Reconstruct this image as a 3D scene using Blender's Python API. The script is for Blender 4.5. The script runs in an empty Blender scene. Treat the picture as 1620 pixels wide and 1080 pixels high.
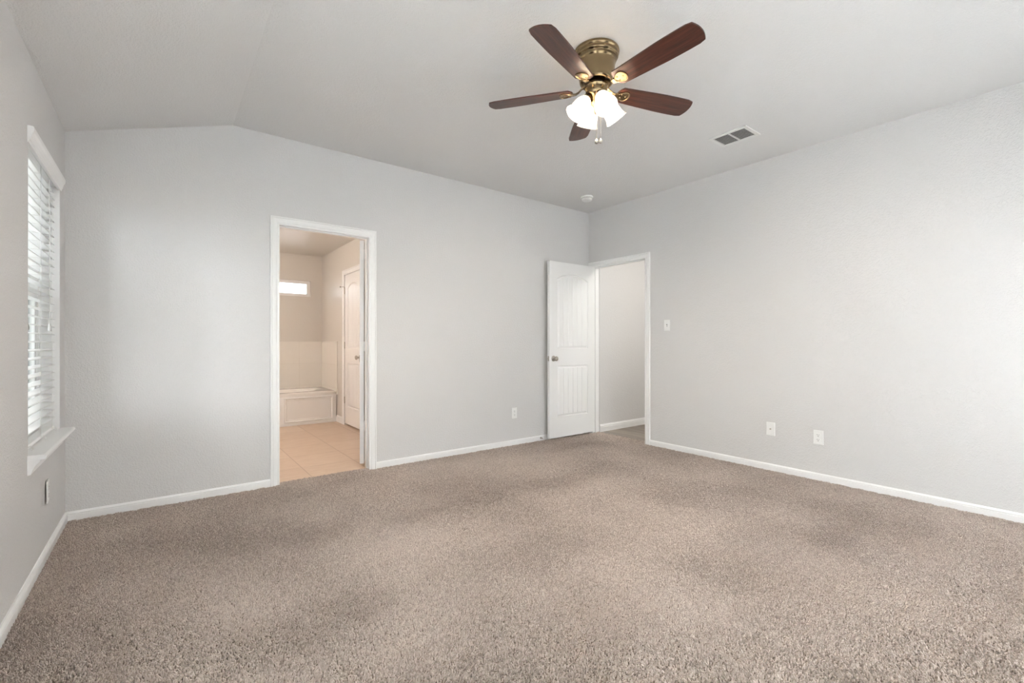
import bpy, math, random
import numpy as np
from mathutils import Vector, Matrix

random.seed(7)
rng = np.random.default_rng(11)
scene = bpy.context.scene
COL = scene.collection
PI = math.pi

# ---------------------------------------------------------------- dimensions (metres, carpet top at z = 0)
L, R, D, B = -0.485, 4.26, 3.988, -0.62      # left, right, far and rear wall planes
HC, HL, RX = 2.74, 2.441, 0.422              # flat ceiling, low eave side, crease of the ceiling
CAMZ, YAW, FPX = 1.1133, 0.65240, 724.55
BX, BY, BH = 1.99, 7.50, 2.46                # bathroom right wall, far wall, ceiling
TW = 0.115                                   # partition thickness

# ---------------------------------------------------------------- camera
cam_data = bpy.data.cameras.new('camera')
cam = bpy.data.objects.new('camera', cam_data); COL.objects.link(cam)
cam.location = (0, 0, CAMZ)
cam.rotation_euler = (PI / 2, 0, -YAW)
cam_data.sensor_width = 36.0
cam_data.lens = 36.0 * FPX / 1620.0
cam_data.shift_y = 2.29 / 1620.0
cam_data.clip_start = 0.02
scene.camera = cam

# ---------------------------------------------------------------- view, world, daylight
scene.view_settings.view_transform = 'Standard'
scene.view_settings.look = 'None'
scene.view_settings.exposure = 0.04
scene.view_settings.gamma = 1.0
scene.view_settings.use_curve_mapping = False
try:
    scene.cycles.max_bounces = 14
    scene.cycles.diffuse_bounces = 8
    scene.cycles.glossy_bounces = 4
    scene.cycles.transmission_bounces = 8
    scene.cycles.transparent_max_bounces = 12
    scene.cycles.sample_clamp_indirect = 40.0
    scene.cycles.use_denoising = True
except Exception:
    pass
world = bpy.data.worlds.new('overcast_sky'); scene.world = world
world.use_nodes = True
wn = world.node_tree.nodes; wl = world.node_tree.links
bg = wn['Background']
# hazy overcast: a broad bright patch of sky round a veiled sun behind the house, dimmer sky on the other sides
SKY, GLOW, GDIR = 6.3, 44.0, Vector((-0.80, -0.33, 0.54)).normalized()
wtc = wn.new('ShaderNodeTexCoord')
dt = wn.new('ShaderNodeVectorMath'); dt.operation = 'DOT_PRODUCT'; dt.inputs[1].default_value = GDIR
wl.new(wtc.outputs['Generated'], dt.inputs[0])
mxx = wn.new('ShaderNodeMath'); mxx.operation = 'MAXIMUM'; mxx.inputs[1].default_value = 0.0; wl.new(dt.outputs['Value'], mxx.inputs[0])
pw_ = wn.new('ShaderNodeMath'); pw_.operation = 'POWER'; pw_.inputs[1].default_value = 2.5; wl.new(mxx.outputs[0], pw_.inputs[0])
ma_ = wn.new('ShaderNodeMath'); ma_.operation = 'MULTIPLY_ADD'; ma_.inputs[1].default_value = GLOW; ma_.inputs[2].default_value = SKY
wl.new(pw_.outputs[0], ma_.inputs[0]); wl.new(ma_.outputs[0], bg.inputs['Strength'])
bg.inputs['Color'].default_value = (0.935, 0.955, 1.035, 1)

def portal(name, loc, rot, sx, sy):
    ld = bpy.data.lights.new(name, 'AREA'); ld.shape = 'RECTANGLE'; ld.size = sx; ld.size_y = sy
    ld.cycles.is_portal = True
    o = bpy.data.objects.new(name, ld); COL.objects.link(o); o.location = loc; o.rotation_euler = rot
    return o
# sampling portals in the window openings (they add no light of their own)
W1 = (2.994, 3.814, 0.60, 2.09)              # window in the left wall: y0, y1, z0, z1
W2 = (-0.30, 1.82, 0.45, 2.09)               # unseen window added beside the camera to light the room
W3 = (0.35, 3.95, 0.08, 2.15)                # unseen glazing added in the rear wall to light the room: x0, x1, z0, z1
BW = (0.66, 1.822, 1.823, 2.066)             # bathroom window: x0, x1, z0, z1
portal('portal_a', (L - 0.13, (W1[0] + W1[1]) / 2, (W1[2] + W1[3]) / 2), (0, -PI / 2, 0), W1[3] - W1[2], W1[1] - W1[0])
portal('portal_b', (L - 0.13, (W2[0] + W2[1]) / 2, (W2[2] + W2[3]) / 2), (0, -PI / 2, 0), W2[3] - W2[2], W2[1] - W2[0])
portal('portal_c', ((W3[0] + W3[1]) / 2, B - 0.13, (W3[2] + W3[3]) / 2), (PI / 2, 0, 0), W3[1] - W3[0], W3[3] - W3[2])
portal('portal_d', ((BW[0] + BW[1]) / 2, BY + 0.13, (BW[2] + BW[3]) / 2), (-PI / 2, 0, 0), BW[1] - BW[0], BW[3] - BW[2])

# ---------------------------------------------------------------- materials
def mat(name):
    m = bpy.data.materials.new(name); m.use_nodes = True
    nt = m.node_tree
    return m, nt.nodes, nt.links, nt.nodes['Principled BSDF']

def simple(name, col, rough=0.5, metal=0.0, spec=0.5, bump=None, var=None):
    """plain surface; bump=(scale, strength, distance) adds relief, var=(scale, amount) mottles the colour a little"""
    m, n, l, p = mat(name)
    p.inputs['Base Color'].default_value = (*col, 1)
    p.inputs['Roughness'].default_value = rough
    p.inputs['Metallic'].default_value = metal
    p.inputs['Specular IOR Level'].default_value = spec
    tc = n.new('ShaderNodeTexCoord')
    if bump:
        t = n.new('ShaderNodeTexNoise'); t.inputs['Scale'].default_value = bump[0]; t.inputs['Detail'].default_value = 2.5
        t.inputs['Roughness'].default_value = 0.55
        l.new(tc.outputs['Object'], t.inputs['Vector'])
        b = n.new('ShaderNodeBump'); b.inputs['Strength'].default_value = bump[1]; b.inputs['Distance'].default_value = bump[2]
        l.new(t.outputs['Fac'], b.inputs['Height']); l.new(b.outputs['Normal'], p.inputs['Normal'])
    if var:
        t = n.new('ShaderNodeTexNoise'); t.inputs['Scale'].default_value = var[0]; t.inputs['Detail'].default_value = 3
        l.new(tc.outputs['Object'], t.inputs['Vector'])
        mx = n.new('ShaderNodeMix'); mx.data_type = 'RGBA'
        mx.inputs[6].default_value = (*[c * (1 - var[1]) for c in col], 1)
        mx.inputs[7].default_value = (*[min(1, c * (1 + var[1])) for c in col], 1)
        l.new(t.outputs['Fac'], mx.inputs[0]); l.new(mx.outputs[2], p.inputs['Base Color'])
    return m

def textured_paint(name, col, strength=0.38, rough=0.55):
    """orange-peel drywall under matt paint"""
    m, n, l, p = mat(name)
    p.inputs['Base Color'].default_value = (*col, 1); p.inputs['Roughness'].default_value = rough
    p.inputs['Specular IOR Level'].default_value = 0.35
    tc = n.new('ShaderNodeTexCoord')
    a = n.new('ShaderNodeTexNoise'); a.inputs['Scale'].default_value = 150; a.inputs['Detail'].default_value = 2
    b2 = n.new('ShaderNodeTexNoise'); b2.inputs['Scale'].default_value = 75; b2.inputs['Detail'].default_value = 1.5
    l.new(tc.outputs['Object'], a.inputs['Vector']); l.new(tc.outputs['Object'], b2.inputs['Vector'])
    r = n.new('ShaderNodeMapRange'); r.inputs[1].default_value = 0.46; r.inputs[2].default_value = 0.60
    l.new(b2.outputs['Fac'], r.inputs[0])
    ad = n.new('ShaderNodeMath'); ad.operation = 'MULTIPLY_ADD'; ad.inputs[1].default_value = 0.5
    l.new(r.outputs[0], ad.inputs[0]); l.new(a.outputs['Fac'], ad.inputs[2])
    b = n.new('ShaderNodeBump'); b.inputs['Strength'].default_value = strength; b.inputs['Distance'].default_value = 0.004
    l.new(ad.outputs[0], b.inputs['Height']); l.new(b.outputs['Normal'], p.inputs['Normal'])
    return m

M = {}
M['wall'] = textured_paint('grey_wall_paint', (0.650, 0.641, 0.636))
M['ceiling'] = textured_paint('grey_ceiling_paint', (0.715, 0.706, 0.698), 0.36)
M['bath_wall'] = textured_paint('semi_gloss_bath_paint', (0.655, 0.630, 0.590), 0.22, 0.32)
M['trim'] = simple('white_trim_enamel', (0.83, 0.83, 0.825), 0.32)
M['door'] = simple('white_door_enamel', (0.81, 0.81, 0.805), 0.34)
M['plastic'] = simple('white_plastic', (0.82, 0.82, 0.81), 0.35)
M['vinyl'] = simple('white_window_vinyl', (0.84, 0.84, 0.83), 0.4)
M['slat'] = simple('white_faux_wood_slat', (0.90, 0.90, 0.895), 0.38, bump=(60, 0.05, 0.001))
M['cord'] = simple('white_cord', (0.78, 0.78, 0.75), 0.8, bump=(900, 0.3, 0.0005))
M['grey_plastic'] = simple('grey_plastic', (0.30, 0.29, 0.27), 0.45)
M['dark'] = simple('dark_void', (0.03, 0.03, 0.032), 0.9, bump=(40, 0.1, 0.001))
M['slot'] = simple('dark_slot', (0.09, 0.085, 0.08), 0.7)
M['vent'] = simple('white_vent_metal', (0.74, 0.74, 0.72), 0.4)
M['louver'] = simple('grey_louver_metal', (0.50, 0.50, 0.49), 0.5)
M['nickel'] = simple('satin_nickel', (0.46, 0.43, 0.385), 0.28, 1.0, bump=(220, 0.05, 0.0005))
M['brass'] = simple('antique_brass', (0.28, 0.205, 0.115), 0.22, 1.0, bump=(150, 0.05, 0.0006), var=(18, 0.12))
M['bronze'] = simple('dark_bronze', (0.13, 0.10, 0.075), 0.4, 0.9, var=(30, 0.2))
M['tub'] = simple('glossy_white_acrylic', (0.80, 0.785, 0.76), 0.12)
M['base'] = simple('carpet_backing', (0.20, 0.16, 0.13), 0.95, bump=(200, 0.5, 0.003))
M['blocker'] = simple('pale_blocker_siding', (0.78, 0.78, 0.77), 0.8, bump=(25, 0.2, 0.004))  # siding of the added light blockers
M['soil'] = simple('lawn_green', (0.13, 0.17, 0.07), 0.95, bump=(60, 0.6, 0.02), var=(3, 0.3))
M['leaf'] = simple('leaf_green', (0.10, 0.15, 0.06), 0.7, bump=(9, 0.8, 0.05), var=(6, 0.4))
M['patio'] = simple('pale_bounce_concrete', (0.66, 0.65, 0.63), 0.9, bump=(30, 0.2, 0.003), var=(2, 0.06))  # ground added to bounce daylight indoors
M['bark'] = simple('bark_brown', (0.16, 0.12, 0.09), 0.9, bump=(30, 0.8, 0.02))
M['fence'] = simple('weathered_fence_wood', (0.40, 0.37, 0.33), 0.85, bump=(50, 0.3, 0.004), var=(12, 0.2))

# blade wood: dark cherry, grain along the local x axis
def blade_wood():
    m, n, l, p = mat('dark_cherry_veneer')
    tc = n.new('ShaderNodeTexCoord'); mp = n.new('ShaderNodeMapping'); mp.inputs['Scale'].default_value = (3.0, 42, 42)
    l.new(tc.outputs['Object'], mp.inputs['Vector'])
    t = n.new('ShaderNodeTexNoise'); t.inputs['Scale'].default_value = 1.6; t.inputs['Detail'].default_value = 6; t.inputs['Distortion'].default_value = 0.5
    l.new(mp.outputs[0], t.inputs['Vector'])
    cr = n.new('ShaderNodeValToRGB')
    cr.color_ramp.elements[0].position = 0.33; cr.color_ramp.elements[0].color = (0.030, 0.011, 0.008, 1)
    cr.color_ramp.elements[1].position = 0.72; cr.color_ramp.elements[1].color = (0.110, 0.035, 0.022, 1)
    l.new(t.outputs['Fac'], cr.inputs[0]); l.new(cr.outputs[0], p.inputs['Base Color'])
    p.inputs['Roughness'].default_value = 0.33
    return m
M['blade'] = blade_wood()

def glass_pane():
    m, n, l, p = mat('window_glass'); n.remove(p)
    out = n['Material Output']
    tr = n.new('ShaderNodeBsdfTransparent'); tr.inputs[0].default_value = (0.96, 0.98, 0.97, 1)
    gl = n.new('ShaderNodeBsdfGlossy'); gl.inputs['Roughness'].default_value = 0.02
    fr = n.new('ShaderNodeFresnel'); fr.inputs[0].default_value = 1.45
    mx = n.new('ShaderNodeMixShader')
    l.new(fr.outputs[0], mx.inputs[0]); l.new(tr.outputs[0], mx.inputs[1]); l.new(gl.outputs[0], mx.inputs[2])
    l.new(mx.outputs[0], out.inputs['Surface'])
    return m
M['glass'] = glass_pane()

def shade_glass():
    m, n, l, p = mat('frosted_opal_glass'); n.remove(p)
    out = n['Material Output']
    tl = n.new('ShaderNodeBsdfTranslucent'); tl.inputs[0].default_value = (0.97, 0.95, 0.91, 1)
    df = n.new('ShaderNodeBsdfDiffuse'); df.inputs[0].default_value = (0.93, 0.91, 0.88, 1)
    gl = n.new('ShaderNodeBsdfGlossy'); gl.inputs['Roughness'].default_value = 0.25
    m1 = n.new('ShaderNodeMixShader'); m1.inputs[0].default_value = 0.45
    l.new(tl.outputs[0], m1.inputs[1]); l.new(df.outputs[0], m1.inputs[2])
    fr = n.new('ShaderNodeFresnel'); fr.inputs[0].default_value = 1.4
    m2 = n.new('ShaderNodeMixShader')
    l.new(fr.outputs[0], m2.inputs[0]); l.new(m1.outputs[0], m2.inputs[1]); l.new(gl.outputs[0], m2.inputs[2])
    l.new(m2.outputs[0], out.inputs['Surface'])
    return m
M['shade'] = shade_glass()

def sheer():  # diffusing cloth of the added curtains
    m, n, l, p = mat('white_diffuser_fabric'); n.remove(p)
    out = n['Material Output']
    tl = n.new('ShaderNodeBsdfTranslucent'); tl.inputs[0].default_value = (0.90, 0.90, 0.89, 1)
    df = n.new('ShaderNodeBsdfDiffuse'); df.inputs[0].default_value = (0.85, 0.85, 0.84, 1)
    m1 = n.new('ShaderNodeMixShader'); m1.inputs[0].default_value = 0.25
    l.new(tl.outputs[0], m1.inputs[1]); l.new(df.outputs[0], m1.inputs[2]); l.new(m1.outputs[0], out.inputs['Surface'])
    return m
M['sheer'] = sheer()

def emitter(name, col, strength):
    m, n, l, p = mat(name)
    p.inputs['Base Color'].default_value = (0.9, 0.88, 0.82, 1)
    p.inputs['Emission Color'].default_value = (*col, 1)
    p.inputs['Emission Strength'].default_value = strength
    return m
M['bulb'] = emitter('warm_lamp_bulb', (1.0, 0.85, 0.68), 1900.0)
M['bath_lamp'] = emitter('warm_vanity_globe', (1.0, 0.872, 0.79), 170.0)
M['hall_lamp'] = emitter('hall_lamp_globe', (1.0, 0.97, 0.90), 118.0)

def tile_mat(name, c1, c2, mortar, size, offx=0.0, offy=0.0, msize=0.004, rough=0.35, plane='XY', bumpd=0.0015):
    """square tiles laid on a grid, with grout lines; offx / offy put a joint on that coordinate"""
    m, n, l, p = mat(name)
    tc = n.new('ShaderNodeTexCoord'); sp = n.new('ShaderNodeSeparateXYZ'); l.new(tc.outputs['Object'], sp.inputs[0])
    def line(out, off, sz):
        s = n.new('ShaderNodeMath'); s.operation = 'SUBTRACT'; s.inputs[1].default_value = off; l.new(out, s.inputs[0])
        pp = n.new('ShaderNodeMath'); pp.operation = 'PINGPONG'; pp.inputs[1].default_value = sz / 2; l.new(s.outputs[0], pp.inputs[0])
        fl = n.new('ShaderNodeMath'); fl.operation = 'DIVIDE'; fl.inputs[1].default_value = sz; l.new(s.outputs[0], fl.inputs[0])
        fo = n.new('ShaderNodeMath'); fo.operation = 'FLOOR'; l.new(fl.outputs[0], fo.inputs[0])
        return pp.outputs[0], fo.outputs[0]
    a = {'X': 0, 'Y': 1, 'Z': 2}
    sz = size if isinstance(size, tuple) else (size, size)
    d1, i1 = line(sp.outputs[a[plane[0]]], offx, sz[0]); d2, i2 = line(sp.outputs[a[plane[1]]], offy, sz[1])
    mn = n.new('ShaderNodeMath'); mn.operation = 'MINIMUM'; l.new(d1, mn.inputs[0]); l.new(d2, mn.inputs[1])
    gr = n.new('ShaderNodeMapRange'); gr.inputs[1].default_value = msize * 0.35; gr.inputs[2].default_value = msize * 0.65
    l.new(mn.outputs[0], gr.inputs[0])
    cb = n.new('ShaderNodeCombineXYZ'); l.new(i1, cb.inputs[0]); l.new(i2, cb.inputs[1])
    wn_ = n.new('ShaderNodeTexWhiteNoise'); l.new(cb.outputs[0], wn_.inputs['Vector'])
    mp = n.new('ShaderNodeMapping'); mp.inputs['Scale'].default_value = (1.0, 3.2, 1.0); l.new(tc.outputs['Object'], mp.inputs['Vector'])
    t = n.new('ShaderNodeTexNoise'); t.inputs['Scale'].default_value = 7; t.inputs['Detail'].default_value = 6; t.inputs['Roughness'].default_value = 0.65
    l.new(mp.outputs[0], t.inputs['Vector'])
    ad = n.new('ShaderNodeMath'); ad.operation = 'MULTIPLY_ADD'; ad.inputs[1].default_value = 0.3; l.new(wn_.outputs['Value'], ad.inputs[0]); l.new(t.outputs['Fac'], ad.inputs[2])
    r = n.new('ShaderNodeMapRange'); r.inputs[1].default_value = 0.38; r.inputs[2].default_value = 0.92; l.new(ad.outputs[0], r.inputs[0])
    mx = n.new('ShaderNodeMix'); mx.data_type = 'RGBA'; mx.inputs[6].default_value = (*c1, 1); mx.inputs[7].default_value = (*c2, 1); l.new(r.outputs[0], mx.inputs[0])
    m2 = n.new('ShaderNodeMix'); m2.data_type = 'RGBA'; m2.inputs[6].default_value = (*mortar, 1); l.new(mx.outputs[2], m2.inputs[7]); l.new(gr.outputs[0], m2.inputs[0])
    l.new(m2.outputs[2], p.inputs['Base Color'])
    p.inputs['Roughness'].default_value = rough
    b = n.new('ShaderNodeBump'); b.inputs['Strength'].default_value = 0.6; b.inputs['Distance'].default_value = bumpd
    l.new(gr.outputs[0], b.inputs['Height']); l.new(b.outputs['Normal'], p.inputs['Normal'])
    return m
M['tile'] = tile_mat('tan_floor_tile', (0.56, 0.42, 0.315), (0.66, 0.53, 0.42), (0.40, 0.285, 0.205), 0.46, 0.995, 4.408, 0.006)
M['surround_x'] = tile_mat('white_tub_wall_tile', (0.76, 0.735, 0.69), (0.79, 0.765, 0.72), (0.70, 0.67, 0.62), 0.335, 1.99, 0.80, 0.004, 0.2, 'XZ')
M['surround_y'] = tile_mat('white_tub_end_tile', (0.76, 0.735, 0.69), (0.79, 0.765, 0.72), (0.70, 0.67, 0.62), 0.335, 7.5, 0.80, 0.004, 0.2, 'YZ')

def plank_mat():
    m, n, l, p = mat('grey_vinyl_plank')
    tc = n.new('ShaderNodeTexCoord'); sp = n.new('ShaderNodeSeparateXYZ'); l.new(tc.outputs['Object'], sp.inputs[0])
    dv = n.new('ShaderNodeMath'); dv.operation = 'DIVIDE'; dv.inputs[1].default_value = 0.18; l.new(sp.outputs[0], dv.inputs[0])
    fo = n.new('ShaderNodeMath'); fo.operation = 'FLOOR'; l.new(dv.outputs[0], fo.inputs[0])
    w = n.new('ShaderNodeTexWhiteNoise'); w.noise_dimensions = '1D'; l.new(fo.outputs[0], w.inputs['W'])
    mp = n.new('ShaderNodeMapping'); mp.inputs['Scale'].default_value = (26, 1.6, 1); l.new(tc.outputs['Object'], mp.inputs['Vector'])
    t = n.new('ShaderNodeTexNoise'); t.inputs['Scale'].default_value = 1.5; t.inputs['Detail'].default_value = 6; l.new(mp.outputs[0], t.inputs['Vector'])
    ad = n.new('ShaderNodeMath'); ad.operation = 'MULTIPLY_ADD'; ad.inputs[1].default_value = 0.4; l.new(w.outputs['Value'], ad.inputs[0]); l.new(t.outputs['Fac'], ad.inputs[2])
    cr = n.new('ShaderNodeValToRGB')
    cr.color_ramp.elements[0].position = 0.42; cr.color_ramp.elements[0].color = (0.135, 0.108, 0.086, 1)
    cr.color_ramp.elements[1].position = 0.95; cr.color_ramp.elements[1].color = (0.36, 0.31, 0.26, 1)
    l.new(ad.outputs[0], cr.inputs[0]); l.new(cr.outputs[0], p.inputs['Base Color']); p.inputs['Roughness'].default_value = 0.4
    return m
M['plank'] = plank_mat()

def yarn_mat():
    m, n, l, p = mat('taupe_carpet_yarn')
    hi = n.new('ShaderNodeHairInfo')
    tc = n.new('ShaderNodeTexCoord')
    big = n.new('ShaderNodeTexNoise'); big.inputs['Scale'].default_value = 1.3; big.inputs['Detail'].default_value = 3
    l.new(tc.outputs['Object'], big.inputs['Vector'])
    ad = n.new('ShaderNodeMath'); ad.operation = 'MULTIPLY_ADD'; ad.inputs[1].default_value = 0.55
    l.new(hi.outputs['Random'], ad.inputs[0]); l.new(big.outputs['Fac'], ad.inputs[2])
    cr = n.new('ShaderNodeValToRGB')
    cr.color_ramp.elements[0].position = 0.30; cr.color_ramp.elements[0].color = (0.315, 0.258, 0.220, 1)
    cr.color_ramp.elements[1].position = 1.0; cr.color_ramp.elements[1].color = (0.64, 0.553, 0.492, 1)
    l.new(ad.outputs[0], cr.inputs[0]); l.new(cr.outputs[0], p.inputs['Base Color'])
    p.inputs['Roughness'].default_value = 0.9; p.inputs['Specular IOR Level'].default_value = 0.15
    return m
M['yarn'] = yarn_mat()

# ---------------------------------------------------------------- mesh helpers
class MB:
    """collects vertices and faces; build() links them as ONE mesh object"""
    def __init__(s): s.v, s.f, s.sm = [], [], []
    def add(s, vs, fs, smooth=False, T=None):
        b = len(s.v)
        for p in vs:
            p = Vector(p)
            s.v.append(tuple(T @ p) if T is not None else tuple(p))
        for f in fs: s.f.append([i + b for i in f]); s.sm.append(smooth)
        return s
    def box(s, x0, x1, y0, y1, z0, z1, T=None, bev=0.0):
        if bev <= 0:
            vs = [(x0,y0,z0),(x1,y0,z0),(x1,y1,z0),(x0,y1,z0),(x0,y0,z1),(x1,y0,z1),(x1,y1,z1),(x0,y1,z1)]
            fs = [(0,3,2,1),(4,5,6,7),(0,1,5,4),(1,2,6,5),(2,3,7,6),(3,0,4,7)]
            return s.add(vs, fs, False, T)
        b = bev
        lo, hi = (x0,y0,z0), (x1,y1,z1)
        vs, idx = [], {}
        for ix in (0,1):
            for iy in (0,1):
                for iz in (0,1):
                    c = [hi[k] if s_ else lo[k] for k, s_ in enumerate((ix,iy,iz))]
                    sg = [(-1 if s_ else 1) for s_ in (ix,iy,iz)]
                    for ax in range(3):
                        q = [c[k] + (0 if k == ax else sg[k]*b) for k in range(3)]
                        idx[(ix,iy,iz,ax)] = len(vs); vs.append(tuple(q))
        I = lambda x,y,z,a: idx[(x,y,z,a)]
        fs = []
        for ax in range(3):
            for sd in (0,1):
                o = [k for k in range(3) if k != ax]
                q = []
                for (u, w) in ((0,0),(1,0),(1,1),(0,1)):
                    t = [0,0,0]; t[ax] = sd; t[o[0]] = u; t[o[1]] = w
                    q.append(I(*t, ax))
                fs.append(q if (sd == 1) == (ax != 1) else q[::-1])
        for ax in range(3):
            o = [k for k in range(3) if k != ax]
            for u in (0,1):
                for w in (0,1):
                    t0 = [0,0,0]; t0[o[0]] = u; t0[o[1]] = w
                    t1 = list(t0); t1[ax] = 1
                    q = [I(*t0,o[0]), I(*t1,o[0]), I(*t1,o[1]), I(*t0,o[1])]
                    fs.append(q)
        for ix in (0,1):
            for iy in (0,1):
                for iz in (0,1):
                    fs.append([I(ix,iy,iz,0), I(ix,iy,iz,1), I(ix,iy,iz,2)])
        return s.add(vs, fs, False, T)
    def extrude(s, prof, axis, a0, a1, smooth=False, T=None):
        """closed outline prof [(p,q)] pushed along an axis; axis 'X' -> (y,z), 'Y' -> (x,z), 'Z' -> (x,y)"""
        mk = {'X': lambda p, q, a: (a,p,q), 'Y': lambda p, q, a: (p,a,q), 'Z': lambda p, q, a: (p,q,a)}[axis]
        n = len(prof)
        vs = [mk(p,q,a0) for p,q in prof] + [mk(p,q,a1) for p,q in prof]
        s.add(vs, [(i,(i+1)%n,(i+1)%n+n,i+n) for i in range(n)], smooth, T)
        s.add(vs, [list(range(n))[::-1], list(range(n,2*n))], False, T)
        return s
    def lathe(s, prof, seg=32, T=None, smooth=True, closed=False):
        """prof [(r,z)] turned about the z axis"""
        vs, fs = [], []
        n = len(prof)
        for r, z in prof:
            for k in range(seg):
                a = 2*PI*k/seg; vs.append((r*math.cos(a), r*math.sin(a), z))
        for i in range(n if closed else n-1):
            j = (i+1) % n
            for k in range(seg):
                k2 = (k+1) % seg
                fs.append((i*seg+k, i*seg+k2, j*seg+k2, j*seg+k))
        return s.add(vs, fs, smooth, T)
    def tube(s, pts, rad, seg=10, T=None, cap=True):
        pts = [Vector(p) for p in pts]; n = len(pts)
        rr = rad if isinstance(rad, (list, tuple)) else [rad]*n
        vs, fs = [], []
        up = Vector((0.137, 0.31, 0.94))
        for i, p in enumerate(pts):
            t = (pts[min(i+1,n-1)] - pts[max(i-1,0)]).normalized()
            a = t.cross(up)
            if a.length < 1e-3: a = t.cross(Vector((1,0,0)))
            a.normalize(); b = t.cross(a);
            for k in range(seg):
                w = 2*PI*k/seg; vs.append(p + (a*math.cos(w) + b*math.sin(w))*rr[i])
        for i in range(n-1):
            for k in range(seg):
                k2 = (k+1) % seg; fs.append((i*seg+k, i*seg+k2, (i+1)*seg+k2, (i+1)*seg+k))
        s.add(vs, fs, True, T)
        if cap: s.add(vs, [list(range(seg))[::-1], list(range((n-1)*seg, n*seg))], False, T)
        return s
    def sphere(s, c, r, seg=16, rings=10, T=None, sc=(1,1,1)):
        vs, fs = [], []
        for i in range(rings+1):
            a = PI*i/rings
            for k in range(seg):
                b = 2*PI*k/seg
                vs.append((c[0]+r*sc[0]*math.sin(a)*math.cos(b), c[1]+r*sc[1]*math.sin(a)*math.sin(b), c[2]+r*sc[2]*math.cos(a)))
        for i in range(rings):
            for k in range(seg):
                k2 = (k+1)%seg; fs.append((i*seg+k,(i+1)*seg+k,(i+1)*seg+k2,i*seg+k2))
        return s.add(vs, fs, True, T)
    def build(s, name, material, parent=None, mods=None):
        me = bpy.data.meshes.new(name)
        me.from_pydata(s.v, [], s.f)
        me.polygons.foreach_set('use_smooth', s.sm)
        me.materials.append(material)
        import bmesh
        bm = bmesh.new(); bm.from_mesh(me)
        bmesh.ops.remove_doubles(bm, verts=bm.verts, dist=1e-6)
        bmesh.ops.recalc_face_normals(bm, faces=bm.faces)
        bm.to_mesh(me); bm.free()
        o = bpy.data.objects.new(name, me); COL.objects.link(o)
        if parent is not None: o.parent = parent
        return o

def thing(name, label, cat, loc=(0,0,0), rot=(0,0,0), group=None):
    o = bpy.data.objects.new(name, None); COL.objects.link(o)
    o.location = loc; o.rotation_euler = rot; o.empty_display_size = 0.05
    o['label'] = label; o['category'] = cat
    if group: o['group'] = group
    return o
def tag(o, label, cat, group=None, kind=None):
    o['label'] = label; o['category'] = cat
    if group: o['group'] = group
    if kind: o['kind'] = kind
    return o
def structure(o, label=None, cat=None):
    o['kind'] = 'structure'
    if label: o['label'] = label
    if cat: o['category'] = cat
    return o

def wall_mb(axis, c0, c1, a0, a1, z0, z1, holes=()):
    """upright slab; axis 'X' runs along x (thickness in y from c0 to c1); holes = (a0,a1,z0,z1)"""
    m = MB()
    As = sorted({a0, a1, *[h[0] for h in holes], *[h[1] for h in holes]})
    Zs = sorted({z0, z1, *[h[2] for h in holes], *[h[3] for h in holes]})
    inh = lambda a, z: any(h[0] < a < h[1] and h[2] < z < h[3] for h in holes)
    P = (lambda a, c, z: (a, c, z)) if axis == 'X' else (lambda a, c, z: (c, a, z))
    solid = {(i,j): not inh((As[i]+As[i+1])/2, (Zs[j]+Zs[j+1])/2) for i in range(len(As)-1) for j in range(len(Zs)-1)}
    for (i,j), ok in solid.items():
        if not ok: continue
        A0, A1, Z0, Z1 = As[i], As[i+1], Zs[j], Zs[j+1]
        for c in (c0, c1): m.add([P(A0,c,Z0),P(A1,c,Z0),P(A1,c,Z1),P(A0,c,Z1)], [(0,1,2,3)])
        for (di,dj,e) in ((-1,0,((A0,Z0),(A0,Z1))),(1,0,((A1,Z0),(A1,Z1))),(0,-1,((A0,Z0),(A1,Z0))),(0,1,((A0,Z1),(A1,Z1)))):
            if not solid.get((i+di,j+dj), False):
                (u0,w0),(u1,w1) = e
                m.add([P(u0,c0,w0),P(u1,c0,w1),P(u1,c1,w1),P(u0,c1,w0)], [(0,1,2,3)])
    return m

# ================================================================ THE SETTING
DO1 = (0.736, 1.453, 2.043)                  # bath doorway, inner edges of its casing: x0, x1, head
DO2 = (3.139, 3.915, 2.048)                  # hall doorway in the right wall: y0, y1, head
g = 0.006                                    # jamb reveal
structure(wall_mb('X', D, D+TW, L-0.16, R+TW, -0.06, 2.9, [(DO1[0]-g-0.019, DO1[1]+g+0.019, -0.2, DO1[2]+g+0.019)]).build('wall_back', M['wall']))
structure(wall_mb('Y', R, R+TW, B-0.15, D, -0.06, 2.9, [(DO2[0]-g-0.019, DO2[1]+g+0.019, -0.2, DO2[2]+g+0.019)]).build('wall_right', M['wall']))
structure(wall_mb('Y', L-0.16, L, B-0.15, D, -0.06, 2.9, [W1, W2]).build('wall_left', M['wall']))
structure(wall_mb('X', B-0.15, B, L, R, -0.06, 2.9, [W3]).build('wall_rear', M['wall']))
c = MB(); c.extrude([(L-0.16,HL-0.16*0.33),(L,HL),(RX,HC),(R+TW,HC),(R+TW,2.98),(L-0.16,2.98)], 'Y', B-0.15, D+0.02)
structure(c.build('ceiling', M['ceiling']))
f = MB(); f.box(L-0.16, R+0.11, B-0.15, D+0.062, -0.12, -0.013)
structure(f.build('floor', M['base']))
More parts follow.
